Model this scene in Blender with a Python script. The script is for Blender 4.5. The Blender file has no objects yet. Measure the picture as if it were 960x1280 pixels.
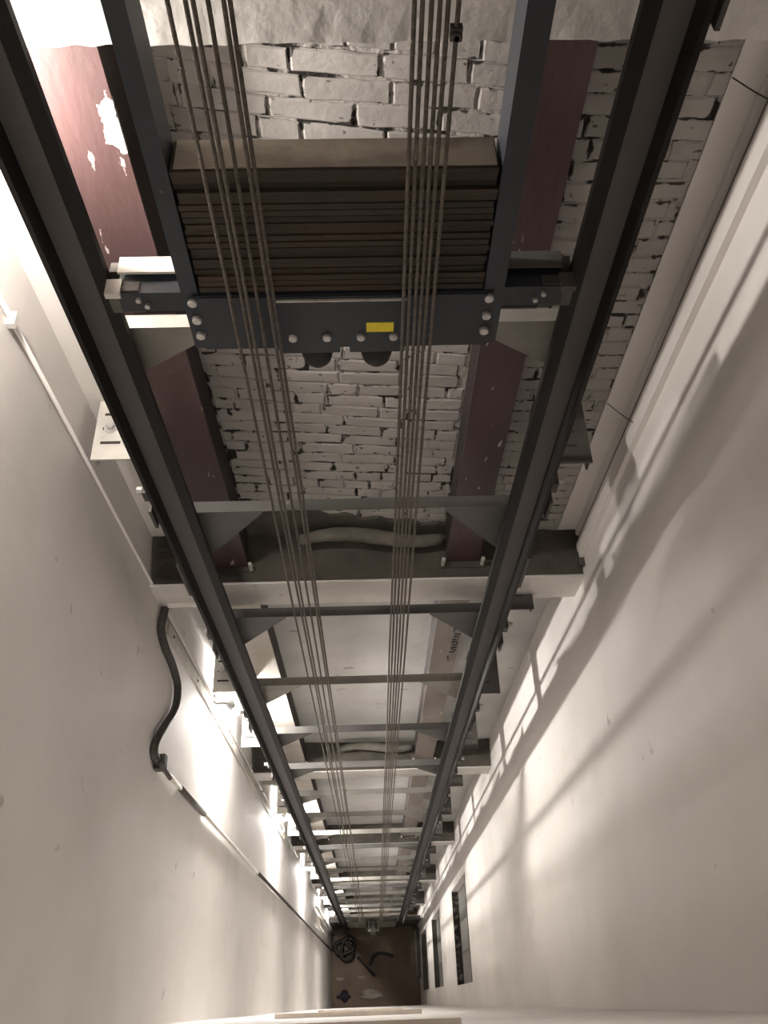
import bpy, bmesh, math, random
from mathutils import Matrix, Vector
random.seed(7)
S = bpy.context.scene
COL = S.collection

# ---------------------------------------------------------------- camera
# focal length 1035 px on the 960x1280 frame; the shaft's vertical lines meet at pixel (470, 1255)
FPX = 1035.0
def cam_axes(yaw_deg=1.5, vp=(470.0, 1255.0)):
    d = Vector((vp[0]-480.0, 640.0-vp[1], -FPX)).normalized()
    up = -d
    y = Vector((0, 1, 0)); y = (y - up*(y.dot(up))).normalized()
    x = y.cross(up)
    c, s = math.cos(math.radians(yaw_deg)), math.sin(math.radians(yaw_deg))
    return (c*x + s*y), (c*y - s*x), up
AX, AY, AZ = cam_axes()
cd = bpy.data.cameras.new('camera')
cd.sensor_fit = 'VERTICAL'; cd.sensor_height = 36.0; cd.lens = FPX/1280.0*36.0
cd.clip_start = 0.01; cd.clip_end = 200
cam = bpy.data.objects.new('camera', cd); COL.objects.link(cam)
R = Matrix((AX, AY, AZ))
cam.matrix_world = R.to_4x4()
S.camera = cam

# ---------------------------------------------------------------- world, exposure
w = bpy.data.worlds.new('world'); S.world = w; w.use_nodes = True
w.node_tree.nodes['Background'].inputs[0].default_value = (0.9, 0.85, 0.8, 1)
w.node_tree.nodes['Background'].inputs[1].default_value = 0.02
S.view_settings.view_transform = 'Standard'
S.view_settings.look = 'None'
S.view_settings.gamma = 1.0
S.view_settings.use_curve_mapping = False
S.view_settings.exposure = 0.25
BULB = 1450.0          # emission of the bulbs in the shaft lamps
LANDING_FILL = 30.0        # emission of the unseen fill lamp added on the landing behind the camera

# ---------------------------------------------------------------- materials
def mat(name, c1, c2=None, scale=4.0, detail=6.0, lo=0.35, hi=0.65, rough=0.7, metal=0.0, bump=0.0, bscale=None,
        stretch=(1, 1, 1), rand=0.0, emit=None, spec=0.4, extra=None):
    m = bpy.data.materials.new(name); m.use_nodes = True
    nt = m.node_tree; n = nt.nodes; L = nt.links
    b = n['Principled BSDF']
    b.inputs['Roughness'].default_value = rough; b.inputs['Metallic'].default_value = metal
    b.inputs['Specular IOR Level'].default_value = spec
    b.inputs['Base Color'].default_value = (*c1, 1)
    if emit:
        b.inputs['Emission Color'].default_value = (*emit[0], 1); b.inputs['Emission Strength'].default_value = emit[1]
        return m
    tc = n.new('ShaderNodeTexCoord'); mp = n.new('ShaderNodeMapping'); mp.inputs['Scale'].default_value = stretch
    geo = n.new('ShaderNodeNewGeometry')
    L.new(geo.outputs['Position'], mp.inputs['Vector'])
    col = None
    if c2 is not None:
        nz = n.new('ShaderNodeTexNoise'); nz.inputs['Scale'].default_value = scale; nz.inputs['Detail'].default_value = detail
        L.new(mp.outputs['Vector'], nz.inputs['Vector'])
        mr = n.new('ShaderNodeMapRange'); mr.inputs['From Min'].default_value = lo; mr.inputs['From Max'].default_value = hi
        L.new(nz.outputs['Fac'], mr.inputs['Value'])
        mx = n.new('ShaderNodeMix'); mx.data_type = 'RGBA'
        mx.inputs['A'].default_value = (*c1, 1); mx.inputs['B'].default_value = (*c2, 1)
        L.new(mr.outputs['Result'], mx.inputs['Factor'])
        col = mx.outputs['Result']
    if extra:
        for (ec, es, elo, ehi, estr, eamt) in extra:
            mp2 = n.new('ShaderNodeMapping'); mp2.inputs['Scale'].default_value = estr
            L.new(geo.outputs['Position'], mp2.inputs['Vector'])
            nz = n.new('ShaderNodeTexNoise'); nz.inputs['Scale'].default_value = es; nz.inputs['Detail'].default_value = 8
            L.new(mp2.outputs['Vector'], nz.inputs['Vector'])
            mr = n.new('ShaderNodeMapRange'); mr.inputs['From Min'].default_value = elo; mr.inputs['From Max'].default_value = ehi
            mr.inputs['To Max'].default_value = eamt
            L.new(nz.outputs['Fac'], mr.inputs['Value'])
            mx = n.new('ShaderNodeMix'); mx.data_type = 'RGBA'
            L.new(mr.outputs['Result'], mx.inputs['Factor'])
            if col: L.new(col, mx.inputs['A'])
            else: mx.inputs['A'].default_value = (*c1, 1)
            mx.inputs['B'].default_value = (*ec, 1)
            col = mx.outputs['Result']
    if rand:
        oi = n.new('ShaderNodeObjectInfo'); hs = n.new('ShaderNodeHueSaturation')
        mr = n.new('ShaderNodeMapRange'); mr.inputs['To Min'].default_value = 1-rand; mr.inputs['To Max'].default_value = 1+rand*0.4
        L.new(oi.outputs['Random'], mr.inputs['Value']); L.new(mr.outputs['Result'], hs.inputs['Value'])
        if col: L.new(col, hs.inputs['Color'])
        else: hs.inputs['Color'].default_value = (*c1, 1)
        col = hs.outputs['Color']
    if col: L.new(col, b.inputs['Base Color'])
    if bump:
        nb = n.new('ShaderNodeTexNoise'); nb.inputs['Scale'].default_value = bscale or scale*4; nb.inputs['Detail'].default_value = 6
        L.new(mp.outputs['Vector'], nb.inputs['Vector'])
        bp = n.new('ShaderNodeBump'); bp.inputs['Strength'].default_value = bump; bp.inputs['Distance'].default_value = 0.02
        L.new(nb.outputs['Fac'], bp.inputs['Height']); L.new(bp.outputs['Normal'], b.inputs['Normal'])
    return m

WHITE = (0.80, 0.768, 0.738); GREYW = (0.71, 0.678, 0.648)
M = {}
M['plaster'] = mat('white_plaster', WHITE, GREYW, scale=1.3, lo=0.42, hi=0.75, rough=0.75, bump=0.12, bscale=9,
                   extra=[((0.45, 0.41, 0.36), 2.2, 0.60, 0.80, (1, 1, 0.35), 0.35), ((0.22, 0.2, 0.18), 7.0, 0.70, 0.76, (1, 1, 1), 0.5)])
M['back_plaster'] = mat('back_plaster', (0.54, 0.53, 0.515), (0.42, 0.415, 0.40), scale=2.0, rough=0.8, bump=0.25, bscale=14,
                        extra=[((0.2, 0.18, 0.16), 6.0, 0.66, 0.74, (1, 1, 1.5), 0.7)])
M['brick'] = mat('white_painted_brick', (0.41, 0.388, 0.366), (0.34, 0.322, 0.30), scale=6, rough=0.75, bump=0.2, bscale=30, rand=0.10,
                 extra=[((0.05, 0.04, 0.035), 22.0, 0.66, 0.70, (1, 1, 1.6), 0.9)])
M['joint'] = mat('brick_joint', (0.38, 0.358, 0.336), (0.018, 0.015, 0.012), scale=8.5, detail=6, lo=0.50, hi=0.545, rough=0.9, bump=0.6, bscale=40)
M['concrete'] = mat('whitewashed_concrete', (0.74, 0.715, 0.68), (0.63, 0.605, 0.57), scale=3, rough=0.85, bump=0.14, bscale=22,
                    extra=[((0.3, 0.26, 0.22), 12.0, 0.66, 0.74, (1, 1, 1), 0.5)])
M['dust'] = mat('dusty_mortar', (0.088, 0.080, 0.066), (0.055, 0.049, 0.042), scale=5, rough=0.95, bump=0.6, bscale=25)
M['maroon'] = mat('maroon_paint', (0.050, 0.027, 0.027), (0.078, 0.045, 0.043), scale=3, rough=0.5, bump=0.1, bscale=30, stretch=(1, 1, 0.4),
                  extra=[((0.55, 0.50, 0.46), 24.0, 0.665, 0.69, (1, 1, 0.28), 0.85), ((0.05, 0.035, 0.03), 6.0, 0.6, 0.7, (1, 1, 0.3), 0.6)])
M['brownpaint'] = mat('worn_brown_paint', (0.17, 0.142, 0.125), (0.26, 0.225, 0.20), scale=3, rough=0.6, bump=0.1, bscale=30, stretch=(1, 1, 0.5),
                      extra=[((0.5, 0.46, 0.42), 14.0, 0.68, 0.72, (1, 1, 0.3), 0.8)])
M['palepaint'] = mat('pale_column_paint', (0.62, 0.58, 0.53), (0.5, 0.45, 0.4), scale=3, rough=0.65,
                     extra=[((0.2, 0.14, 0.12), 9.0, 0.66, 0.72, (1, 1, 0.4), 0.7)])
M['darkside'] = mat('shaded_column_side', (0.028, 0.022, 0.022), (0.045, 0.034, 0.032), scale=5, rough=0.7)  # shade in the reveals beside the columns, put into the colour
M['rail'] = mat('oily_rail_steel', (0.011, 0.010, 0.010), (0.018, 0.0155, 0.0145), scale=6, rough=0.6, metal=0.0, stretch=(1, 1, 0.15), bump=0.05, spec=0.18)
M['railweb'] = mat('grey_rail_steel', (0.098, 0.091, 0.087), (0.072, 0.067, 0.064), scale=5, rough=0.6, stretch=(1, 1, 0.15), bump=0.05)
M['bluegrey'] = mat('blue_grey_paint', (0.019, 0.023, 0.031), (0.015, 0.018, 0.025), scale=5, rough=0.5, bump=0.05,
                    extra=[((0.2, 0.2, 0.2), 30.0, 0.74, 0.76, (1, 1, 1), 0.6)])
M['plate'] = mat('rusty_weight_plate', (0.030, 0.025, 0.019), (0.048, 0.030, 0.018), scale=5, rough=0.75, stretch=(0.6, 1, 6), bump=0.4, bscale=30, rand=0.45)
M['platetop'] = mat('lit_weight_top', (0.42, 0.37, 0.30), (0.32, 0.28, 0.23), scale=3, rough=0.9, bump=0.2,
                    extra=[((0.10, 0.08, 0.065), 4.0, 0.5, 0.65, (1, 2, 1), 0.6)])
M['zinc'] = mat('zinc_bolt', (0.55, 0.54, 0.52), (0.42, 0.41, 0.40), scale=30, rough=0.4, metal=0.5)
M['rubber'] = mat('black_rubber', (0.016, 0.015, 0.015), (0.024, 0.022, 0.02), scale=20, rough=0.8)
M['yellow'] = mat('yellow_sticker', (0.75, 0.62, 0.02), (0.68, 0.55, 0.02), scale=40, rough=0.5)
M['ink'] = mat('black_ink', (0.02, 0.02, 0.02), (0.03, 0.028, 0.028), scale=40, rough=0.7)
M['rope'] = mat('greasy_steel_rope', (0.085, 0.072, 0.056), (0.13, 0.112, 0.09), scale=60, rough=0.6, stretch=(1, 1, 1.2), bump=0.5, bscale=220)
M['galv'] = mat('galvanised_steel', (0.62, 0.60, 0.55), (0.50, 0.48, 0.44), scale=8, rough=0.5, metal=0.25,
                extra=[((0.25, 0.2, 0.15), 16.0, 0.68, 0.74, (1, 1, 1), 0.6)])
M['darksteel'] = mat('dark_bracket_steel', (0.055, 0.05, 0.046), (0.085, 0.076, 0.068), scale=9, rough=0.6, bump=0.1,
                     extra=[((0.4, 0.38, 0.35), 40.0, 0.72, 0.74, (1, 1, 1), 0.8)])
M['tie'] = mat('painted_tie_steel', (0.27, 0.255, 0.225), (0.20, 0.19, 0.17), scale=5, rough=0.6, bump=0.08,
               extra=[((0.15, 0.11, 0.08), 12.0, 0.66, 0.72, (1, 1, 1), 0.6)])
M['tiedark'] = mat('grey_tie_steel', (0.075, 0.072, 0.068), (0.10, 0.095, 0.09), scale=5, rough=0.6, bump=0.08)
M['slot'] = mat('slot_shadow', (0.03, 0.026, 0.022), (0.045, 0.04, 0.035), scale=20, rough=0.9)
M['conduit'] = mat('white_conduit', (0.66, 0.63, 0.58), (0.55, 0.52, 0.47), scale=10, rough=0.5)
M['hose'] = mat('black_cable_hose', (0.035, 0.03, 0.026), (0.055, 0.047, 0.04), scale=30, rough=0.6)
M['enamel'] = mat('lamp_enamel', (0.10, 0.10, 0.10), (0.14, 0.135, 0.13), scale=10, rough=0.5)
M['bulb'] = mat('lit_bulb', (1, 1, 1), emit=((1.0, 0.95, 0.895), BULB))
M['dimbulb'] = mat('lit_bulb_dimmer', (1, 1, 1), emit=((1.0, 0.92, 0.85), BULB*0.52))
M['filllamp'] = mat('fill_lamp_diffuser', (1, 1, 1), emit=((1.0, 0.88, 0.76), LANDING_FILL))
M['pit'] = mat('muddy_pit_floor', (0.21, 0.15, 0.105), (0.15, 0.105, 0.072), scale=1.6, rough=0.6, bump=0.3, bscale=12,
               extra=[((0.2, 0.15, 0.11), 1.1, 0.6, 0.7, (1, 1.8, 1), 0.6)])
M['door'] = mat('grey_landing_door', (0.17, 0.165, 0.15), (0.13, 0.125, 0.115), scale=4, rough=0.6)
M['rubble'] = mat('dark_rubble', (0.035, 0.03, 0.026), (0.22, 0.20, 0.17), scale=16, lo=0.5, hi=0.7, rough=0.95, bump=1.0, bscale=30)
M['lagging'] = mat('dusty_lagging', (0.15, 0.14, 0.12), (0.10, 0.09, 0.078), scale=8, rough=0.95, bump=0.4)
M['rag'] = mat('pale_rubbish', (0.40, 0.36, 0.31), (0.28, 0.25, 0.21), scale=9, rough=0.9, bump=0.4)
M['navy'] = mat('dark_blue_rag', (0.03, 0.028, 0.04), (0.05, 0.045, 0.06), scale=9, rough=0.9, bump=0.4)
M['sill'] = mat('pale_sill', (0.66, 0.58, 0.50), (0.55, 0.48, 0.41), scale=9, rough=0.6)

def edge_grime(m):
    # bare dark brick showing where the paint has come off along the edges of each brick
    nt = m.node_tree; n = nt.nodes; L = nt.links; b = n['Principled BSDF']
    old = b.inputs['Base Color'].links[0].from_socket
    tc = n.new('ShaderNodeTexCoord'); sp = n.new('ShaderNodeSeparateXYZ'); L.new(tc.outputs['Generated'], sp.inputs[0])
    def edge(sock, width):
        a = n.new('ShaderNodeMath'); a.operation = 'SUBTRACT'; a.inputs[1].default_value = 0.5; L.new(sock, a.inputs[0])
        c = n.new('ShaderNodeMath'); c.operation = 'ABSOLUTE'; L.new(a.outputs[0], c.inputs[0])
        r_ = n.new('ShaderNodeMapRange'); r_.inputs['From Min'].default_value = 0.5-width; r_.inputs['From Max'].default_value = 0.5
        L.new(c.outputs[0], r_.inputs['Value']); return r_.outputs['Result']
    mxm = n.new('ShaderNodeMath'); mxm.operation = 'MAXIMUM'
    L.new(edge(sp.outputs['X'], 0.10), mxm.inputs[0]); L.new(edge(sp.outputs['Z'], 0.26), mxm.inputs[1])
    g = n.new('ShaderNodeNewGeometry'); nz = n.new('ShaderNodeTexNoise'); nz.inputs['Scale'].default_value = 17; nz.inputs['Detail'].default_value = 7
    L.new(g.outputs['Position'], nz.inputs['Vector'])
    ad = n.new('ShaderNodeMath'); ad.operation = 'MULTIPLY_ADD'; ad.inputs[1].default_value = 0.32
    L.new(mxm.outputs[0], ad.inputs[0]); L.new(nz.outputs['Fac'], ad.inputs[2])
    mr = n.new('ShaderNodeMapRange'); mr.inputs['From Min'].default_value = 0.765; mr.inputs['From Max'].default_value = 0.81; mr.inputs['To Max'].default_value = 0.95
    L.new(ad.outputs[0], mr.inputs['Value'])
    mx = n.new('ShaderNodeMix'); mx.data_type = 'RGBA'; mx.inputs['B'].default_value = (0.022, 0.018, 0.015, 1)
    L.new(mr.outputs['Result'], mx.inputs['Factor']); L.new(old, mx.inputs['A']); L.new(mx.outputs['Result'], b.inputs['Base Color'])
edge_grime(M['brick'])

# one-off stain on the maroon column by the lamp: a scraped white patch
def add_patch(m, centre, size, colour=(0.78, 0.74, 0.70)):
    nt = m.node_tree; n = nt.nodes; L = nt.links; b = n['Principled BSDF']
    old = b.inputs['Base Color'].links[0].from_socket
    g = n.new('ShaderNodeNewGeometry')
    nz = n.new('ShaderNodeTexNoise'); nz.inputs['Scale'].default_value = 22; nz.inputs['Detail'].default_value = 6
    L.new(g.outputs['Position'], nz.inputs['Vector'])
    sub = n.new('ShaderNodeVectorMath'); sub.operation = 'SUBTRACT'; sub.inputs[1].default_value = centre
    L.new(g.outputs['Position'], sub.inputs[0])
    dv = n.new('ShaderNodeVectorMath'); dv.operation = 'DIVIDE'; dv.inputs[1].default_value = size
    L.new(sub.outputs[0], dv.inputs[0])
    ln = n.new('ShaderNodeVectorMath'); ln.operation = 'LENGTH'; L.new(dv.outputs[0], ln.inputs[0])
    ad = n.new('ShaderNodeMath'); ad.operation = 'MULTIPLY_ADD'; ad.inputs[1].default_value = 2.4
    L.new(nz.outputs['Fac'], ad.inputs[0]); L.new(ln.outputs['Value'], ad.inputs[2])
    mr = n.new('ShaderNodeMapRange'); mr.inputs['From Min'].default_value = 2.12; mr.inputs['From Max'].default_value = 2.0
    L.new(ad.outputs[0], mr.inputs['Value'])
    mx = n.new('ShaderNodeMix'); mx.data_type = 'RGBA'; mx.inputs['B'].default_value = (*colour, 1)
    L.new(mr.outputs['Result'], mx.inputs['Factor']); L.new(old, mx.inputs['A'])
    L.new(mx.outputs['Result'], b.inputs['Base Color'])

# ---------------------------------------------------------------- mesh helpers
ROOT = {}
def box(bm, x0, x1, y0, y1, z0, z1):
    v = [bm.verts.new(p) for p in ((x0,y0,z0),(x1,y0,z0),(x1,y1,z0),(x0,y1,z0),(x0,y0,z1),(x1,y0,z1),(x1,y1,z1),(x0,y1,z1))]
    for f in ((0,3,2,1),(4,5,6,7),(0,1,5,4),(1,2,6,5),(2,3,7,6),(3,0,4,7)): bm.faces.new([v[i] for i in f])
    return bm
def bx(*a): return box(bmesh.new(), *a)
def prism(bm, pts, axis, a0, a1):
    """extrude a 2-D outline along an axis; pts are the two other coordinates in x,y,z order"""
    def P(p, a):
        return (a, p[0], p[1]) if axis == 0 else ((p[0], a, p[1]) if axis == 1 else (p[0], p[1], a))
    A = [bm.verts.new(P(p, a0)) for p in pts]; B = [bm.verts.new(P(p, a1)) for p in pts]
    bm.faces.new(A); bm.faces.new(B[::-1])
    for i in range(len(pts)):
        j = (i+1) % len(pts); bm.faces.new((A[j], A[i], B[i], B[j]))
    bmesh.ops.recalc_face_normals(bm, faces=bm.faces)
    return bm
def tube(bm, pts, r, seg=10, caps=True):
    pts = [Vector(p) for p in pts]; rings = []
    up = Vector((0, 0, 1))
    for i, p in enumerate(pts):
        t = (pts[min(i+1, len(pts)-1)] - pts[max(i-1, 0)]).normalized()
        a = t.cross(up)
        if a.length < 0.05: a = t.cross(Vector((0, 1, 0)))
        if rings and a.dot(prev) < 0: a = -a
        a.normalize(); prev = a; b = t.cross(a).normalized()
        rr = r[i] if isinstance(r, (list, tuple)) else r
        rings.append([bm.verts.new(p + a*rr*math.cos(2*math.pi*k/seg) + b*rr*math.sin(2*math.pi*k/seg)) for k in range(seg)])
    for A, B in zip(rings, rings[1:]):
        for k in range(seg):
            j = (k+1) % seg; bm.faces.new((A[k], A[j], B[j], B[k]))
    if caps: bm.faces.new(rings[0][::-1]); bm.faces.new(rings[-1])
    bmesh.ops.recalc_face_normals(bm, faces=bm.faces)
    return bm
def smooth_path(pts, n=8):
    P = [Vector(p) for p in pts]; out = []
    for i in range(len(P)-1):
        p0, p1, p2, p3 = P[max(i-1,0)], P[i], P[i+1], P[min(i+2,len(P)-1)]
        for k in range(n):
            t = k/n
            out.append(0.5*((2*p1)+(p2-p0)*t+(2*p0-5*p1+4*p2-p3)*t*t+(3*p1-p0-3*p2+p3)*t**3))
    out.append(P[-1]); return out
def disc(bm, c, axis, r, h, seg=12, chamfer=0.0):
    """short cylinder starting at c and growing along the axis vector, top edge chamfered"""
    c = Vector(c); a = Vector(axis).normalized()
    if chamfer: return tube(bm, [c, c+a*(h-chamfer), c+a*h], [r, r, r-chamfer], seg)
    return tube(bm, [c, c+a*h], r, seg)
def lathe(bm, c, prof, seg=16):
    """profile (radius, z) turned about the vertical through c"""
    c = Vector(c); rings = []
    for r, z in prof:
        rings.append([bm.verts.new(c+Vector((r*math.cos(2*math.pi*k/seg), r*math.sin(2*math.pi*k/seg), z))) for k in range(seg)])
    for A, B in zip(rings, rings[1:]):
        for k in range(seg):
            j = (k+1) % seg; bm.faces.new((A[k], A[j], B[j], B[k]))
    bm.faces.new(rings[0][::-1]); bm.faces.new(rings[-1])
    bmesh.ops.recalc_face_normals(bm, faces=bm.faces)
    return bm
def bevel(bm, w=0.003, seg=1):
    bmesh.ops.bevel(bm, geom=[e for e in bm.edges if len(e.link_faces) == 2 and e.calc_face_angle() > 0.6], offset=w, segments=seg, affect='EDGES')
    return bm
def obj(name, bm, m, parent=None, smooth=False, label=None):
    off = ROOT.get(parent.name, Vector((0,0,0))) if parent else Vector((0,0,0))
    me = bpy.data.meshes.new(name)
    if off.length: bmesh.ops.translate(bm, verts=bm.verts, vec=-off)
    bm.to_mesh(me); bm.free()
    me.materials.append(M[m] if isinstance(m, str) else m)
    if smooth:
        for p in me.polygons: p.use_smooth = True
    o = bpy.data.objects.new(name, me); COL.objects.link(o)
    if parent: o.parent = parent; ROOT[o.name] = off
    if label: o['label'] = label
    return o
def tag(o, label, cat, group=None):
    o['label'] = label; o['category'] = cat
    if group: o['group'] = group
    return o
def thing(name, label, cat, loc, group=None):
    o = bpy.data.objects.new(name, None); COL.objects.link(o); o.location = loc; o.empty_display_size = 0.05
    ROOT[o.name] = Vector(loc)
    return tag(o, label, cat, group)
def struct(name, bm, m):
    o = obj(name, bm, m); o['kind'] = 'structure'; return o
def copy_tree(o, parent=None):
    c = o.copy(); COL.objects.link(c)
    if parent: c.parent = parent
    for ch in list(o.children): copy_tree(ch, c)
    return c
ORD = ['first', 'second', 'third', 'fourth', 'fifth', 'sixth', 'seventh', 'eighth', 'ninth', 'tenth', 'eleventh', 'twelfth',
       'thirteenth', 'fourteenth', 'fifteenth', 'sixteenth', 'seventeenth', 'eighteenth', 'nineteenth', 'twentieth', 'twenty-first', 'twenty-second']

# ---------------------------------------------------------------- dimensions (metres, camera at the origin)
LX, RX, BY, FY = -1.20, 1.22, 2.30, -0.06      # side walls, back wall, front wall
ZT, ZF = 3.2, -26.0                            # shaft top and pit floor
BEAM_Y, COL_Y = 2.02, 2.12
BEAMS = [(-0.86, -1.155), (-4.155, -4.43), (-8.50, -8.78), (-12.97, -13.25), (-17.40, -17.68), (-21.83, -22.11)]
CL = (-0.842, -0.657); CR = (0.448, 0.631)     # the two columns
LAMP = (-1.075, 2.03)

# ---------------------------------------------------------------- shell
struct('wall_left', bx(LX-0.25, LX, FY-0.14, BY+0.3, ZF, ZT), 'plaster')
struct('floor', bx(LX-0.25, RX+0.45, FY-0.14, BY+0.3, ZF-0.3, ZF), 'pit')
struct('ceiling', bx(LX-0.25, RX+0.45, FY-0.14, BY+0.3, ZT, ZT+0.2), 'concrete')
# right wall with three landing openings (y0, y1, z0, z1)
DOORS = [(0.20, 1.47, -14.20, -11.95), (0.24, 1.50, -19.60, -17.10), (0.26, 1.52, -24.40, -21.80)]
bm = bmesh.new(); T = 0.22
prev = ZT
for (y0, y1, z0, z1) in DOORS:
    box(bm, RX, RX+T, FY-0.14, BY+0.3, z1, prev)
    box(bm, RX, RX+T, FY-0.14, y0, z0, z1); box(bm, RX, RX+T, y1, BY+0.3, z0, z1)
    prev = z0
box(bm, RX, RX+T, FY-0.14, BY+0.3, ZF, prev)
struct('wall_right', bm, 'plaster')
for i, (y0, y1, z0, z1) in enumerate(DOORS):
    d = struct('door_%d' % (i+1), bx(RX+0.10, RX+T, y0, y1, z0, z1), 'door')
    obj('threshold', bx(RX+0.003, RX+0.10, y0, y1, z0, z0+0.03), 'rubble' if i == 0 else 'dust', d)
    for k in range(1, 3): obj('door_seam', bx(RX+0.093, RX+0.10, y0+(y1-y0)*k/3-0.01, y0+(y1-y0)*k/3+0.01, z0+0.03, z1), 'darksteel', d)
    obj('lintel_edge', bx(RX-0.004, RX+0.10, y0, y1, z1-0.05, z1), 'dust', d)
# front wall with the doorway the camera looks through, and the landing behind it
OX0, OX1, OZ0, OZ1 = -0.95, 0.20, -1.5, 0.65
bm = bmesh.new()
box(bm, LX, RX, FY-0.14, FY, ZF, OZ0); box(bm, LX, RX, FY-0.14, FY, OZ1, ZT)
box(bm, LX, OX0, FY-0.14, FY, OZ0, OZ1); box(bm, OX1, RX, FY-0.14, FY, OZ0, OZ1)
struct('wall_front', bm, 'plaster')
bm = bmesh.new()
box(bm, -2.2, 2.2, -2.6, FY-0.14, OZ0-0.2, OZ0)
struct('floor_landing', bm, 'concrete')
bm = bmesh.new(); box(bm, -2.2, 2.2, -2.8, -2.6, OZ0-0.2, 1.4); box(bm, -2.4, -2.2, -2.8, FY-0.14, OZ0-0.2, 1.4); box(bm, 2.2, 2.4, -2.8, FY-0.14, OZ0-0.2, 1.4)
box(bm, -2.2, LX-0.25, FY-0.2, FY-0.14, OZ0, 1.4); box(bm, RX+T, 2.2, FY-0.2, FY-0.14, OZ0, 1.4)
struct('wall_landing', bm, 'plaster')
struct('ceiling_landing', bx(-2.4, 2.4, -2.8, FY-0.14, 1.4, 1.6), 'plaster')
t = thing('landing_fill_lamp', 'added round fill lamp on the landing behind the doorway', 'lamp', (0.1, -1.3, 1.4))  # unseen lamp, added only to brighten the shaft from the landing
obj('base', disc(bmesh.new(), (0.1, -1.3, 1.4), (0, 0, -1), 0.16, 0.03, 24), 'conduit', t)
obj('diffuser', lathe(bmesh.new(), (0.1, -1.3, 1.37), [(0.145, 0), (0.14, -0.03), (0.10, -0.055), (0.03, -0.065)], 24), 'filllamp', t, True)

# back wall: core, plaster above/below, joint bed and bricks in the first bay
ZB1, ZB0 = BEAMS[0][1], BEAMS[1][0]
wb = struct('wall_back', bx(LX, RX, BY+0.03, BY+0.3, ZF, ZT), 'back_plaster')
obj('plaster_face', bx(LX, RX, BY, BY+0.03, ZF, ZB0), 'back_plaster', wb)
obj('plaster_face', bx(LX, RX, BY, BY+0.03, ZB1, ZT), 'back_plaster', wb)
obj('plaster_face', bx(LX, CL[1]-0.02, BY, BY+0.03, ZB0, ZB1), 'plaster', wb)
BR0, BR1 = CR[1]-0.02, 1.10
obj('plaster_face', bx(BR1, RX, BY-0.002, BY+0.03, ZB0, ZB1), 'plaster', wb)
obj('joint_bed', bx(CL[1]-0.02, BR1, BY+0.0045, BY+0.03, ZB0, ZB1), 'joint', wb)
def brick_mesh(q, y0, y1, g):
    """q: four (x,z) corners (lower left, lower right, upper right, upper left); ragged painted edges, softened rim"""
    bm = bmesh.new()
    n = 5 if abs(q[1][0]-q[0][0]) > 0.17 else 3
    ring = []
    for a, b, k in ((0, 1, n), (1, 2, 2), (2, 3, n), (3, 0, 2)):
        for i in range(k):
            t = i/k
            x = q[a][0]+(q[b][0]-q[a][0])*t; z = q[a][1]+(q[b][1]-q[a][1])*t
            e = 0.0035 if i else 0.0015
            ring.append((x+random.uniform(-e, e)*(0.6 if k == n else 1), min(max(z+random.uniform(-e, e), ZB0+0.001), ZB1-0.001)))
    cx = sum(p[0] for p in ring)/len(ring); cz = sum(p[1] for p in ring)/len(ring)
    hw = max(0.02, abs(q[1][0]-q[0][0])/2); hz = max(0.01, abs(q[3][1]-q[0][1])/2)
    ins = [(cx+(p[0]-cx)*(1-0.006/hw), cz+(p[1]-cz)*(1-min(0.4, 0.006/hz))) for p in ring]
    F = [bm.verts.new((p[0], y0+random.uniform(-g, g), p[1])) for p in ins]
    E_ = [bm.verts.new((p[0], y0+0.004, p[1])) for p in ring]
    B = [bm.verts.new((p[0], y1, p[1])) for p in ring]
    bm.faces.new(F)
    m = len(ring)
    for i in range(m):
        j = (i+1) % m
        bm.faces.new((F[i], F[j], E_[j], E_[i])); bm.faces.new((E_[i], E_[j], B[j], B[i]))
    bmesh.ops.recalc_face_normals(bm, faces=bm.faces)
    return bm
def brick_bay(x0, x1, tilt, jz):
    H = 0.0765; tn = math.tan(math.radians(tilt)); xc = (x0+x1)/2
    rows = int((ZB1-ZB0)/H)+4
    for r in range(-2, rows):
        zb = ZB0 + r*H
        header = random.random() < 0.3
        x = x0 - random.uniform(0, 0.22)
        while x < x1:
            ln = random.choice([0.25, 0.25, 0.25, 0.12]) if not header else random.choice([0.12, 0.12, 0.25])
            a, b = max(x, x0), min(x+ln, x1)
            x += ln + 0.008
            if b-a < 0.035: continue
            j = lambda s=0.0032: random.uniform(-s, s)
            dz = lambda xx: -tn*(xx-xc) + 0.008*math.sin(xx*5+r*0.7)
            q = [(a+j(), zb+0.0035+dz(a)+j()), (b+j(), zb+0.0035+dz(b)+j()), (b+j(), zb+H-0.0035+dz(b)+j()), (a+j(), zb+H-0.0035+dz(a)+j())]
            q = [(min(max(p[0], x0+0.001), x1-0.001), min(max(p[1], ZB0+0.002), ZB1-0.002)) for p in q]
            if min(q[2][1]-q[1][1], q[3][1]-q[0][1]) < 0.015: continue
            obj('brick', brick_mesh(q, BY-random.uniform(0.0, 0.002), BY+0.02, 0.001), 'brick', wb)
brick_bay(CL[1]+0.002, CR[0]-0.002, 6.5, 0)
brick_bay(CR[1]+0.002, BR1, 1.0, 0)
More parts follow.
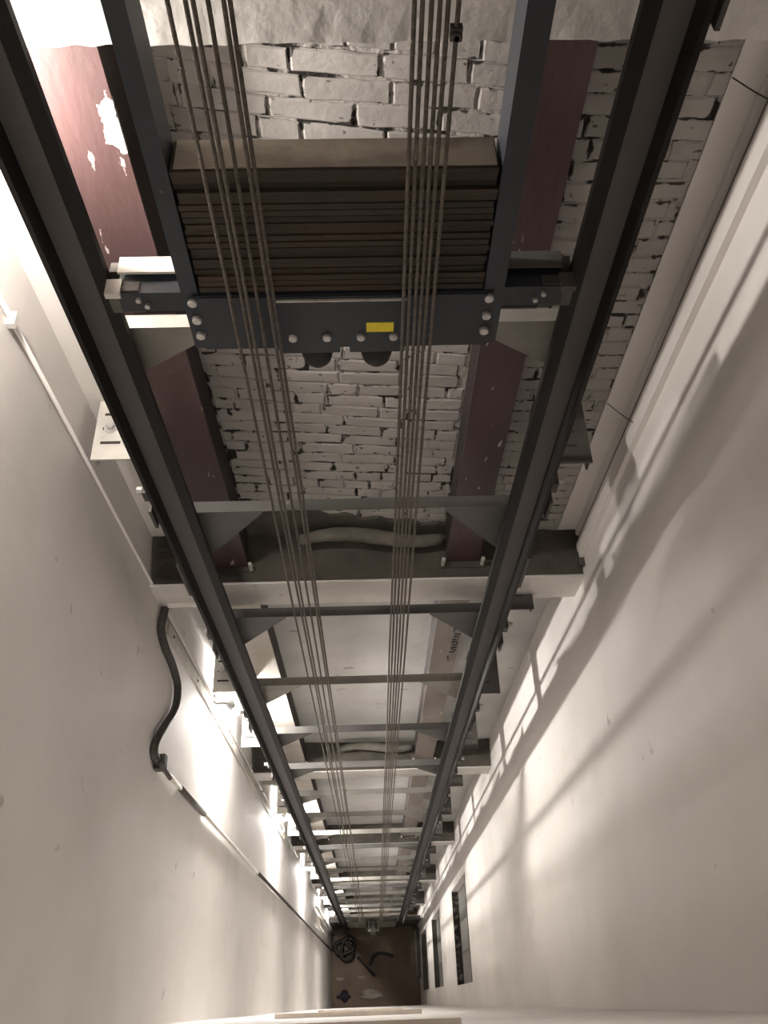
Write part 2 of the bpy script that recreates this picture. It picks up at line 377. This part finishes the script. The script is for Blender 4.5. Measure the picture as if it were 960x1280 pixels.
# smeared plaster on the foot of the brickwork
bm = bmesh.new()
xs = [CL[1]+(CR[0]-CL[1])*k/24 for k in range(25)]
A = [bm.verts.new((x, BY-0.016, ZB0+0.44-0.30*(k/24)**0.8+0.02*math.sin(k*1.7))) for k, x in enumerate(xs)]
Bq = [bm.verts.new((x, BY-0.03, ZB0)) for x in xs]; Cq = [bm.verts.new((x, BY+0.01, v.co.z+0.012)) for x, v in zip(xs, A)]
for k in range(24):
    bm.faces.new((Bq[k], Bq[k+1], A[k+1], A[k])); bm.faces.new((A[k], A[k+1], Cq[k+1], Cq[k]))
obj('mortar_smear', bm, 'dust', wb)

# storey beams (part of the building) with ragged arrises and dusty tops
def beam(i, zt, zb):
    bm = bmesh.new(); n = 60
    rows = []
    for k in range(n+1):
        x = LX + (RX-LX)*k/n
        e = lambda s: random.uniform(-s, s)
        rows.append([bm.verts.new(p) for p in ((x, BY+0.02, zb), (x, BEAM_Y+e(.0015), zb+e(.005)), (x, BEAM_Y-0.001, (zb*2+zt)/3),
                     (x, BEAM_Y-0.001, (zb+zt*2)/3), (x, BEAM_Y+0.002+e(.002), zt+e(.004)), (x, BY+0.02, zt))])
    for a, b in zip(rows, rows[1:]):
        for k in range(6):
            j = (k+1) % 6; bm.faces.new((a[k], a[j], b[j], b[k]))
    bm.faces.new(rows[0]); bm.faces.new(rows[-1][::-1])
    bmesh.ops.recalc_face_normals(bm, faces=bm.faces)
    o = struct('trim_%d' % (i+1), bm, 'concrete')
    # mortar droppings along the top
    bm = bmesh.new(); n, m = 36, 6; g = []
    for k in range(n+1):
        x = LX+0.005 + (RX-LX-0.01)*k/n; u = k/n
        hgt = 0.035 + 0.06*max(0, math.sin(u*math.pi*1.25-0.5+i)) + random.uniform(0, .02)
        row = []
        for q in range(m+1):
            t = q/m; y = BEAM_Y+0.012+(BY-BEAM_Y-0.015)*t
            row.append(bm.verts.new((x, y, zt+0.004+hgt*(t**1.6)*(0.85+0.3*random.random()))))
        g.append(row)
    for a, b in zip(g, g[1:]):
        for q in range(m): bm.faces.new((a[q], b[q], b[q+1], a[q+1]))
    d = obj('mortar_droppings', bm, 'dust', o, True)
    return o
for i, (zt, zb) in enumerate(BEAMS): beam(i, zt, zb)

# dusty lagged pipes lying along the back of the first two ledges
for i, (x0, x1, hump) in ((1, (-0.36, 0.425, 0.075)), (2, (-0.30, 0.425, 0.06))):
    zt = BEAMS[i][0]
    pts = [(x0+(x1-x0)*k/16, 2.215+0.015*math.sin(k*0.4), zt+0.115+hump*math.sin(math.pi*min(1, k/16+0.15))*0.8) for k in range(17)]
    o = obj('lagged_pipe', tube(bmesh.new(), pts, [0.03+0.012*math.sin(math.pi*k/16)+random.uniform(-.002, .002) for k in range(17)], 10), M['lagging'], None, True)
    tag(o, 'dusty bent pipe lying on the ledge ' + ('at the foot of the brickwork' if i == 1 else 'one storey below the brickwork'), 'pipe')

# ---------------------------------------------------------------- steel columns standing on the beams
def column(name, xs, z0, z1, m, label, front=None, scribble=False):
    c = thing(name, label, 'column', ((xs[0]+xs[1])/2, COL_Y+0.06, z0))
    h = 0.012
    obj('front_flange', bx(xs[0], xs[1], COL_Y, COL_Y+h, z0+0.02, z1), m, c)
    obj('web', bx(xs[0]+0.002, xs[1]-0.002, COL_Y+h, BY-0.006, z0+0.02, z1), 'darkside', c)
    obj('base_plate', bx(xs[0]-0.03, xs[1]+0.03, COL_Y-0.035, BY-0.04, z0+0.004, z0+0.02), 'darksteel', c)
    for x in (xs[0]-0.018, xs[1]+0.018):
        obj('anchor_stud', disc(bmesh.new(), (x, COL_Y-0.018, z0+0.02), (0, 0, 1), 0.011, 0.075, 8, 0.003), 'galv', c)
    return c
levels = [(BEAMS[k+1][0], BEAMS[k][1]) for k in range(5)] + [(ZF, BEAMS[5][1])]
words = ['', 'one storey', 'two storeys', 'three storeys', 'four storeys', 'five storeys']
mar_l = M['maroon'].copy(); mar_l.name = 'maroon_paint_scraped'
add_patch(mar_l, (-0.675, COL_Y, -1.43), (0.036, 0.2, 0.075)); M['maroon_l'] = mar_l
for k, (z0, z1) in enumerate(levels):
    if k == 0:
        c = column('steel_column', CL, z0, z1, 'maroon_l', 'maroon painted steel column with a scraped white patch, beside brickwork')
        obj('hanger_stub', tube(bmesh.new(), [(CL[1]+0.012, 2.19, z1), (CL[1]+0.012, 2.19, z1-0.09)], 0.010, 8), 'conduit', c)
        c = column('steel_column', CR, z0, z1, 'maroon', 'maroon painted steel column dividing the two bays of white brickwork')
        obj('hanger_stub', tube(bmesh.new(), [(CR[1]+0.008, 2.16, z1), (CR[1]+0.008, 2.16, z1-0.08)], 0.006, 8), 'conduit', c)
    else:
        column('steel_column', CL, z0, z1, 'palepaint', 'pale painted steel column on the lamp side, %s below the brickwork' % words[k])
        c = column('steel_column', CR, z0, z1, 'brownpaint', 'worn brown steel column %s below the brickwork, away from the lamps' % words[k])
        if k == 1:
            # hand-written marks running down the flange
            x, z, s = 0.575, -5.10, 0.06
            strokes = [[(0,0),(1,0)],[(0,0),(0,-.7)], [(1,-1.3),(.2,-1.1),(.1,-1.6),(.8,-1.8),(.7,-2.3),(0,-2.4)],
                       [(.1,-2.9),(.8,-2.8),(.9,-3.5),(.2,-3.6),(.1,-2.9)], [(.9,-4.1),(.1,-4.2),(.2,-4.6),(.8,-4.7),(.6,-5.2),(-.1,-5.2)], [(-.2,-6.2),(0,-7.4)]]
            bm = bmesh.new()
            for st in strokes: tube(bm, [(x+p[0]*s*0.75, COL_Y-0.001, z+p[1]*s*1.35) for p in st], 0.006, 5)
            obj('marker_writing', bm, 'ink', c)

# ---------------------------------------------------------------- guide rails
YR = 1.77; RW = 0.083
def guide_rail(side, nose, base, label):
    s = side
    r = thing('guide_rail', label, 'rail', (base, YR, ZF+0.3))
    X = lambda a, b: (min(a, b), max(a, b))
    zt, zb = ZT-0.1, -23.37
    b0, b1 = X(base, base-s*0.014)
    obj('base_flange', bx(b0, b1, YR-RW, YR+RW, zb, zt), 'rail', r)
    w0, w1 = X(base-s*0.014, nose+s*0.040)
    obj('web', bx(w0, w1, YR-0.009, YR+0.009, zb, zt), 'railweb', r)
    h0, h1 = X(nose+s*0.040, nose)
    obj('head', bevel(bx(h0, h1, YR-0.013, YR+0.013, zb, zt), 0.004), 'rail', r)
    # fishplates where lengths of rail meet
    z = -3.45
    while z > zb:
        f0, f1 = X(base, base+s*0.018)
        fp = obj('fishplate', bx(f0, f1, YR-RW+0.01, YR+RW-0.01, z-0.15, z+0.15), 'darksteel', r)
        z -= 5.0
    return r
guide_rail(-1, -0.70, -0.826, 'dark steel guide rail running down beside the row of lit lamps')
guide_rail(1, 0.598, 0.722, 'dark steel guide rail running down beside the thin grey conduit')

# ---------------------------------------------------------------- cross ties between the rails
TIEZ = [-1.955 - 1.14*k for k in range(19)]
def tie(z, m, label, gd=0.27):
    t = thing('cross_tie', label, 'brace', (-0.05, 1.88, z), 'cross ties between the guide rails')
    x0, x1 = -0.822, 0.718; y0, y1 = 1.856, 1.91
    bm = bmesh.new(); box(bm, x0, x1, y0, y1, z-0.006, z); box(bm, x0, x1, y1-0.006, y1, z-0.055, z-0.006)
    obj('angle_bar', bm, m, t)
    obj('gusset', prism(bmesh.new(), [(x0, z-0.007), (x0+0.37, z-0.007), (x0+0.37, z-0.03), (x0, z-gd)], 1, y0+0.004, y0+0.012), m, t)
    obj('gusset', prism(bmesh.new(), [(x1, z-0.007), (x1-0.37, z-0.007), (x1-0.37, z-0.03), (x1, z-gd)], 1, y0+0.004, y0+0.012), m, t)
    return t
tl = tie(TIEZ[0], 'tie', '')
td = tie(TIEZ[1], 'tiedark', '', 0.52)
tp = tie(TIEZ[3], 'tie', '', 0.52)
DARK = {1, 2, 4, 5, 9, 13, 16}
for k, z in enumerate(TIEZ):
    o = {0: tl, 1: td, 3: tp}.get(k) or copy_tree(td if k in DARK else tp)
    o.location.z = z
    o['label'] = ('grey' if k in DARK else 'pale') + ' steel cross tie with corner gussets, ' + ORD[k] + ' down from the counterweight'

# ---------------------------------------------------------------- rail brackets
def bracket(side, z):
    s = side
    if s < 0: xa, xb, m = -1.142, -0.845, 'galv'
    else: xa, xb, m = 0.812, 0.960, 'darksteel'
    b = thing('rail_bracket', 'x', 'bracket', ((xa+xb)/2, 2.14, z), 'x')
    y0, y1 = (1.99, BY-0.002) if s < 0 else (1.925, BY-0.002)
    pl = obj('plate', bevel(bx(xa, xb, y0, y1, z-0.01, z), 0.002), m, b)
    obj('side_flange', bx(xa, xa+0.008, y0+0.02, y1, z-0.09, z-0.01), m, b) if s < 0 else obj('side_flange', bx(xb-0.008, xb, y0+0.02, y1, z-0.09, z-0.01), m, b)
    xi = -0.850 if s < 0 else 0.745
    obj('clip_leg', bx(min(xi, xi+s*0.012), max(xi, xi+s*0.012), YR-0.06, y1-0.06, z-0.10, z+0.03), 'darksteel', b)
    if s > 0: obj('strap', bx(0.757, 0.82, 2.02, 2.22, z-0.02, z-0.010), m, b)
    # dark strips on the plate, coloured as the shade inside its slots
    xc = xa+0.095 if s < 0 else xb-0.075
    for q in range(3):
        yy = y0+0.085+0.075*q
        bm = bmesh.new(); box(bm, xc-0.065, xc+0.02, yy-0.007, yy+0.007, z-0.002, z+0.0008)
        obj('slot', bm, 'slot', pl)
    bolt = obj('bolt', disc(bmesh.new(), (xc-0.03, y0+0.165, z), (0, 0, 1), 0.030, 0.004, 16), 'zinc', b)
    obj('nut', disc(bmesh.new(), (xc-0.03, y0+0.165, z+0.004), (0, 0, 1), 0.018, 0.018, 6, 0.003), 'zinc', bolt)
    cl = obj('rail_clip', bevel(bx(min(xi+s*0.012, xi+s*0.05), max(xi+s*0.012, xi+s*0.05), YR+0.03, YR+0.10, z-0.035, z+0.03), 0.004), 'darksteel', b)
    obj('clip_bolt', disc(bmesh.new(), (xi+s*0.05, YR+0.065, z), (s, 0, 0), 0.014, 0.03, 6, 0.003), 'zinc', cl)
    return b
BRZ = [-1.37-1.5*k for k in range(15)]
for s in (-1, 1):
    p = None
    for k, z in enumerate(BRZ):
        if k == 0: z = -0.86 if s > 0 else -0.45
        if p is None: p = o = bracket(s, z)
        else: o = copy_tree(p); o.location.z = z
        if s < 0:
            o['group'] = 'brackets on the lamp side'; lab = 'galvanised slotted rail bracket between lamp wall and rail, '
        else:
            o['group'] = 'brackets on the conduit side'; lab = 'dark steel rail bracket behind the conduit and rail, '
        o['label'] = lab + ('level with the counterweight' if k == 0 else ORD[k-1] + ' below the counterweight')

# ---------------------------------------------------------------- counterweight
CY0, CY1 = 1.68, 1.80
cw = thing('counterweight', 'blue-grey counterweight frame filled with a stack of rusty plates', 'counterweight', (-0.045, 1.74, -1.86))
XA, XB, XC, XD = -0.488, -0.442, 0.342, 0.398
def channel(x0, x1, z0, z1):
    bm = bmesh.new()
    box(bm, x0, x1, CY0, CY0+0.008, z0, z1); box(bm, x0, x1, CY1-0.008, CY1, z0, z1)
    if x0 < 0: box(bm, x1-0.008, x1, CY0+0.008, CY1-0.008, z0, z1)
    else: box(bm, x0, x0+0.008, CY0+0.008, CY1-0.008, z0, z1)
    return bm
obj('upright', channel(XA, XB, -1.858, ZT-0.4), 'bluegrey', cw)
obj('upright', channel(XC, XD, -1.858, ZT-0.4), 'bluegrey', cw)
zt = -1.257; zbt = -1.640; n = 20; hh = (zt-zbt)/n
for k in range(n):
    z0 = zbt+k*hh
    dx = random.uniform(-0.004, 0.004); dy = random.uniform(-0.005, 0.006)
    top = (k == n-1)
    pl = obj('weight_plate', bevel(bx(XB+0.006+dx, XC-0.006+dx, CY0+0.004+dy, CY1-0.003, z0+0.001, z0+hh-0.002), 0.003), 'plate', cw)
    if top: obj('lit_top_layer', bx(XB+0.012, XC-0.012, CY0+0.012, CY1-0.006, zt-0.002, zt+0.001), 'platetop', pl)  # light on the stack's top face, painted as a paler sheet
obj('bottom_beam', bevel(bx(XA+0.03, XD-0.03, CY0-0.006, CY1, -1.858, -1.645), 0.004), 'bluegrey', cw)
obj('bottom_beam_lip', bx(XA+0.046, XD-0.046, CY0-0.012, CY0-0.006, -1.668, -1.648), 'bluegrey', cw)
# centre plate with a notch in its lower edge
px0, px1 = -0.238, 0.128; pz0, pz1 = -1.868, -1.659; nx = -0.048
bp = obj('buffer_plate', prism(bmesh.new(), [(px0, pz0), (nx-0.014, pz0), (nx-0.014, pz0+0.035), (nx+0.014, pz0+0.035), (nx+0.014, pz0), (px1, pz0), (px1, pz1), (px0, pz1)], 1, CY0-0.018, CY0-0.006), 'bluegrey', cw)
obj('worn_edge', bx(px0, px1, CY0-0.0195, CY0-0.010, pz1-0.002, pz1+0.0015), 'galv', bp)
for x in (-0.196, -0.098, 0.0, 0.094):
    bo = obj('bolt', disc(bmesh.new(), (x, CY0-0.018, -1.800), (0, -1, 0), 0.0125, 0.012, 12, 0.003), 'zinc', bp)
obj('sticker', bx(0.016, 0.094, CY0-0.0195, CY0-0.018, -1.782, -1.745), 'yellow', bp, label='yellow sticker')
for x in (-0.134, 0.046):
    bm = bmesh.new()
    tube(bm, [(x, CY0+0.038, -1.858), (x, CY0+0.038, -1.925), (x, CY0+0.038, -1.952), (x, CY0+0.038, -1.970), (x, CY0+0.038, -1.977)], [0.048, 0.048, 0.041, 0.027, 0.010], 20)
    obj('rubber_bumper', bm, 'rubber', cw, True)
for x in (-0.460, 0.357):
    for z in (-1.664, -1.731, -1.793):
        obj('bolt', disc(bmesh.new(), (x, CY0-0.007, z), (0, -1, 0), 0.0135, 0.013, 12, 0.003), 'zinc', cw)
# guide shoes reaching out to both rails
def shoe(s):
    xin = XA if s < 0 else XD
    xout = -0.672 if s < 0 else 0.572
    X = lambda a, b: (min(a, b), max(a, b))
    z = -1.64
    g0, g1 = X(xin, xout)
    arm = obj('guide_shoe', bevel(bx(g0, g1, YR-0.06, YR+0.06, z-0.095, z-0.025), 0.006), 'bluegrey', cw)
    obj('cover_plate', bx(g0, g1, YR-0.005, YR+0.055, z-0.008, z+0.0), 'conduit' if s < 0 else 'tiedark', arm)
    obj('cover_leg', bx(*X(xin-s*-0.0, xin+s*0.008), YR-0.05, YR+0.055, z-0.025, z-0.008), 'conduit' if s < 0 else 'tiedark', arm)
    a0, a1 = X(xout+s*0.03, xout-s*0.06)
    for yy in (YR-0.055, YR+0.019):
        obj('shoe_jaw', bevel(bx(a0, a1, yy, yy+0.036, z-0.105, z-0.02), 0.004), 'darksteel', arm)
    c0, c1 = X(xout+s*0.03, xout-s*0.012)
    obj('oiler_cap', bevel(bx(c0, c1, YR-0.075, YR-0.018, z-0.03, z-0.012), 0.003), 'galv' if s < 0 else 'darksteel', arm)
    for q in range(2):
        obj('shoe_bolt', disc(bmesh.new(), (xout-s*(0.055+0.02*q), YR-0.06, z-0.048-0.022*q), (0, -1, 0), 0.008, 0.012, 8, 0.002), 'zinc', arm)
    obj('lower_block', bevel(bx(*X(xin, xout-s*0.02), YR-0.04, YR+0.05, z-0.125, z-0.097), 0.004), 'rail', arm)
shoe(-1); shoe(1)

# ---------------------------------------------------------------- ropes
RY = 1.55
RL = [-0.2141, -0.1958, -0.1857, -0.1692, -0.1491, -0.1426]
RR = [0.0717, 0.0810, 0.0912, 0.1006, 0.1099, 0.1220]
def rope(x, y, label, group):
    bm = bmesh.new()
    n = 40
    pts = [(x+0.0015*math.sin(k*1.3+x*40), y, 2.9+(ZF+0.9-2.9)*k/n) for k in range(n+1)]
    tube(bm, pts, 0.0047, 8)
    return tag(obj('steel_rope', bm, 'rope', None, True), label, 'rope', group)
for i, b in enumerate(RL):
    rope(b*RY, RY+0.012*(i % 2), 'brown steel rope of the widely spread bundle, nearer the lit lamps', 'spread bundle of ropes')
rr = []
for i, b in enumerate(RR):
    rr.append(rope(b*RY, RY, 'brown steel rope of the tight bundle hanging by the yellow sticker' if i < 5 else 'brown steel rope with a small clamp, at the edge of the tight bundle', 'tight bundle of ropes'))
bm = bmesh.new(); box(bm, RR[4]*RY+0.008, RR[5]*RY+0.012, RY-0.010, RY+0.010, -0.880, -0.856); bevel(bm, 0.003)
for x in (RR[4]*RY+0.017, RR[5]*RY+0.002): disc(bm, (x, RY-0.010, -0.868), (0, -1, 0), 0.009, 0.012, 8, 0.002)
obj('rope_clamp', bm, 'darksteel', rr[5])

# ---------------------------------------------------------------- lamps on the left wall
def lamp(x, y, z, bulb='bulb'):
    t = thing('wall_lamp', 'x', 'lamp', (LX, y, z), 'bulkhead lamps down the lamp wall')
    obj('backplate', bevel(bx(LX, LX+0.02, y-0.06, y+0.06, z+0.05, z+0.19), 0.004), 'enamel', t)
    obj('arm', tube(bmesh.new(), smooth_path([(LX+0.02, y, z+0.14), (x-0.05, y, z+0.15), (x, y, z+0.12)], 6), 0.012, 8), 'enamel', t, True)
    obj('socket', lathe(bmesh.new(), (x, y, z), [(0.02, 0.125), (0.034, 0.12), (0.036, 0.05), (0.03, 0.045)], 14), 'enamel', t, True)
    obj('bulb', lathe(bmesh.new(), (x, y, z), [(0.02, 0.046), (0.028, 0.03), (0.05, 0.0), (0.055, -0.025), (0.048, -0.055), (0.028, -0.075), (0.006, -0.082)], 16), bulb, t, True, label='glowing bulb')
    return t
LZ = [-1.22, -6.40, -10.70, -15.10, -19.50, -23.60]
pl = None
for k, z in enumerate(LZ):
    if k == 0: o = lamp(-1.07, 1.93, z, 'dimbulb')
    elif k == 1: o = pl = lamp(LAMP[0], LAMP[1], z)
    else: o = copy_tree(pl); o.location.z = z
    o['label'] = 'lit bulb lamp on a short wall arm, ' + ('level with the counterweight' if k == 0 else ORD[k-1] + ' one below the counterweight')

# ---------------------------------------------------------------- cables and conduits on the left wall
def straps(parent, pts, m, axis):
    for p in pts:
        obj('strap', bevel(bx(LX, LX+0.03, p[1]-0.028, p[1]+0.028, p[2]-0.012, p[2]+0.012), 0.003), m, parent)
t = thing('wall_conduit', 'white conduit clipped to the lamp wall near the back corner', 'conduit', (LX, 2.04, ZF+1))
obj('pipe', tube(bmesh.new(), [(LX+0.012, 2.04, -18), (LX+0.012, 2.04, ZT-0.3)], 0.010, 10), 'plaster', t, True)
straps(t, [(0, 2.04, -2.1-2.4*k) for k in range(6)], 'plaster', 0)
t = thing('cable_trunking', 'flat white cable trunking on the lamp wall below the hanging hose', 'trunking', (LX, 1.965, -16))
obj('body', bevel(bx(LX+0.001, LX+0.016, 1.93, 2.005, -12.6, -4.62), 0.003), 'conduit', t)
for k in range(10): obj('screw', disc(bmesh.new(), (LX+0.016, 1.965, -4.75-0.8*k), (1, 0, 0), 0.010, 0.005, 8), 'darksteel', t)
# hose looping from the corner down to the second conduit
hx = LX+0.026
hose_pts = [(hx, 2.22, -4.20), (hx, 2.15, -4.36), (hx, 2.06, -4.44), (hx, 1.967, -4.42), (hx, 1.871, -4.40), (hx, 1.815, -4.53), (hx, 1.782, -4.75), (hx, 1.715, -4.93), (hx, 1.574, -4.92), (hx, 1.403, -4.71), (hx, 1.27, -4.55), (hx, 1.20, -4.56), (hx, 1.185, -4.76)]
t = thing('cable_hose', 'black cable hose drooping in a loop across the lamp wall', 'hose', (LX, 1.6, -5.2))
obj('hose', tube(bmesh.new(), smooth_path(hose_pts, 8), 0.024, 10), 'hose', t, True)
obj('clamp', bevel(bx(LX+0.001, LX+0.06, 1.15, 1.235, -4.72, -4.66), 0.004), 'darksteel', t)
obj('clamp_tail', tube(bmesh.new(), [(hx+0.03, 1.16, -4.60), (hx+0.04, 1.13, -4.80)], 0.012, 6), 'darksteel', t)
t = thing('cable_conduit', 'long cable in conduit running from the hose clamp to the pit', 'conduit', (LX, 1.2, ZF+0.5))
segs = [(-4.785, -5.3, 0.013, 'conduit'), (-5.3, -6.1, 0.019, 'darksteel'), (-6.1, -9.2, 0.013, 'conduit'), (-9.2, ZF+0.5, 0.017, 'hose')]
for z1, z0, r, m in segs:
    f = lambda z: 1.187+0.10*max(0, (-8.0-z)/18.0)
    obj('cable' if m == 'hose' else 'pipe', tube(bmesh.new(), [(LX+0.02, f(z1), z1), (LX+0.02, f(z0), z0)], r, 8), m, t, True)
# conduit beside the right-hand rail
t = thing('conduit_pipe', 'thin grey conduit standing just behind the guide rail, opposite the lamps', 'conduit', (0.78, 1.93, ZF))
obj('pipe', tube(bmesh.new(), [(0.785, 1.945, ZF), (0.785, 1.945, ZT-0.2)], 0.015, 10), 'tie', t, True)
# corner trunking on the right wall
t = thing('corner_trunking', 'white two-channel trunking in the corner by the brickwork', 'trunking', (RX, 2.2, -4.15))
obj('channel', bevel(bx(RX-0.02, RX-0.001, 2.262, 2.294, -4.12, ZT-0.1), 0.003), 'plaster', t)
obj('channel', bevel(bx(RX-0.028, RX-0.001, 2.11, 2.205, -4.12, ZT-0.1), 0.004), 'plaster', t)
obj('groove', bx(RX-0.004, RX-0.001, 2.205, 2.262, -4.12, ZT-0.1), 'tie', t)
obj('end_bracket', prism(bmesh.new(), [(2.06, -4.10), (2.15, -4.10), (2.15, -4.36)], 0, RX-0.03, RX-0.001), 'darksteel', t)
for z, y0 in ((-1.42, 2.17), (-2.93, 2.17)):
    o = obj('wire_stub', tube(bmesh.new(), smooth_path([(RX-0.028, y0, z), (RX-0.07, y0+0.04, z+0.002), (RX-0.13, y0+0.10, z+0.012)], 5), 0.002, 6), 'hose')
    tag(o, 'thin dark wire sticking out of the corner trunking' + (' level with the counterweight' if z > -2 else ' below the counterweight'), 'wire')

# ---------------------------------------------------------------- door sills down the front wall
for k, z in enumerate((-1.5, -5.92, -10.34)):
    lab = ['pale door sill at the edge of the doorway', 'pale door sill one storey under the doorway', 'pale door sill two storeys under the doorway'][k]
    t = thing('door_sill', lab, 'sill', (-0.35, FY, z), 'landing sills under the doorway')
    x1 = 0.13 if k == 0 else 0.28; x0 = -0.95 if k == 0 else -0.62
    yf = (-0.022, -0.033, -0.04)[k]
    obj('sill_plate', bevel(bx(x0, x1, FY-0.10 if k == 0 else FY, yf, z-0.05 if k else z, z+(0.012 if k == 0 else 0)), 0.003), 'sill', t)
    obj('apron', bx(x0+0.02, x1-0.02, FY, yf-0.012, z-0.26, z-0.05 if k else z-0.001), 'tie', t)

# ---------------------------------------------------------------- pit
t = thing('pit_screen', 'dark steel screen and buffer frame across the foot of the rails', 'screen', (0, 1.86, ZF))
for x in (-1.12, -0.75, 0.62, 1.14): obj('post', bx(x-0.04, x+0.04, 1.82, 1.90, ZF, -23.5), 'darksteel', t)
obj('top_rail', bx(-1.16, 1.18, 1.81, 1.91, -23.5, -23.38), 'darksteel', t)
for a, b, m in ((-0.71, -0.22, 'palepaint'), (0.10, 0.58, 'palepaint'), (-1.08, -0.79, 'darksteel'), (0.66, 1.10, 'tiedark'), (-0.22, 0.10, 'darksteel')):
    obj('panel', bx(a, b, 1.85, 1.87, ZF+0.02, -23.52), m, t)
t = thing('buffer_sheave', 'dark rope sheave bolted above the pit screen', 'sheave', (-0.05, 1.62, -23.2))
obj('wheel', tube(bmesh.new(), [(-0.09, 1.60, -23.25), (0.03, 1.60, -23.25)], 0.20, 20), 'darksteel', t)
obj('axle', tube(bmesh.new(), [(-0.16, 1.60, -23.25), (0.10, 1.60, -23.25)], 0.035, 10), 'galv', t)
obj('bearing_arm', bx(-0.16, -0.12, 1.60, 1.81, -23.40, -23.2), 'darksteel', t)
obj('bearing_arm', bx(0.06, 0.10, 1.60, 1.81, -23.40, -23.2), 'darksteel', t)
bm = bmesh.new()
pts = []
for k in range(80):
    a = k*0.55; rr_ = 0.20+0.10*math.sin(k*0.83)
    pts.append((-0.80+rr_*math.cos(a), 1.34+rr_*1.0*math.sin(a), ZF+0.06+0.004*k))
tube(bm, pts, 0.05, 6)
tag(obj('cable_coil', bm, 'hose', None, True), 'coil of black cable heaped on the pit floor under the lamps', 'cable')
tag(obj('loose_pole', tube(bmesh.new(), [(-0.48, 1.13, ZF+0.22), (-0.02, 0.66, ZF+0.04)], 0.035, 8), 'hose', None, True), 'straight dark pole leaning from the coil onto the pit floor', 'pole')
tag(obj('loose_hose', tube(bmesh.new(), smooth_path([(-0.14, 0.92, ZF+0.04), (-0.06, 1.10, ZF+0.04), (0.10, 1.20, ZF+0.04), (0.30, 1.18, ZF+0.04), (0.52, 1.12, ZF+0.04)], 6), 0.04, 8), 'hose', None, True), 'curved dark hose lying in the middle of the pit floor', 'hose')
def lump(name, c, size, m, label, cat, seed, group=None):
    rnd = random.Random(seed); bm = bmesh.new()
    bmesh.ops.create_icosphere(bm, subdivisions=3, radius=1)
    for v in bm.verts:
        k = 1+0.22*math.sin(v.co.x*4+seed)+0.18*math.sin(v.co.y*5+seed*2)+rnd.uniform(-.06, .06)
        v.co = Vector((c[0]+v.co.x*k*size[0], c[1]+v.co.y*k*size[1], max(ZF+0.001, c[2]+v.co.z*k*size[2])))
    return tag(obj(name, bm, m, None, True), label, cat, group)
lump('dark_rag', (-0.86, 0.20, ZF+0.03), (0.20, 0.13, 0.10), 'navy', 'dark bluish rag crumpled at the front of the pit floor', 'rag', 1)
lump('rubbish_sheet', (-0.12, 0.22, ZF+0.02), (0.36, 0.12, 0.05), 'rag', 'pale crumpled sheet beside the dark rag on the pit floor', 'rubbish', 2)
lump('paper_scrap', (-0.98, 0.62, ZF+0.01), (0.14, 0.04, 0.02), 'rag', 'long pale scrap of paper on the pit floor by the wall', 'rubbish', 3)
lump('paper_scrap', (-0.38, 0.64, ZF+0.01), (0.10, 0.03, 0.02), 'rag', 'short pale scrap of paper by the end of the dark pole', 'rubbish', 4)
t = thing('buffer_rail', 'pale upright rail against the pit wall by the landing doors', 'rail', (1.14, 1.0, ZF))
obj('rail_bar', bx(1.10, 1.15, 0.62, 1.70, ZF+0.0, ZF+0.5), 'tie', t); obj('dark_board', bx(1.15, 1.21, 0.55, 1.75, ZF, ZF+0.9), 'darksteel', t)  # dark board standing behind the pale bar
for k, (y, r) in enumerate(((1.72, 0.03), (1.45, 0.022))):
    t = thing('riser_pipe', ['thick', 'thin'][k] + ' pale riser pipe in the lower part of the lamp wall', 'pipe', (LX, y, ZF))
    obj('pipe', tube(bmesh.new(), [(LX+r*1.3+0.004, y, ZF), (LX+r*1.3+0.004, y, -18.5)], r, 10), 'conduit', t, True)
    obj('collar', tube(bmesh.new(), [(LX+r*1.3+0.004, y, -21), (LX+r*1.3+0.004, y, -20.9)], r*1.3, 10), 'galv', t)
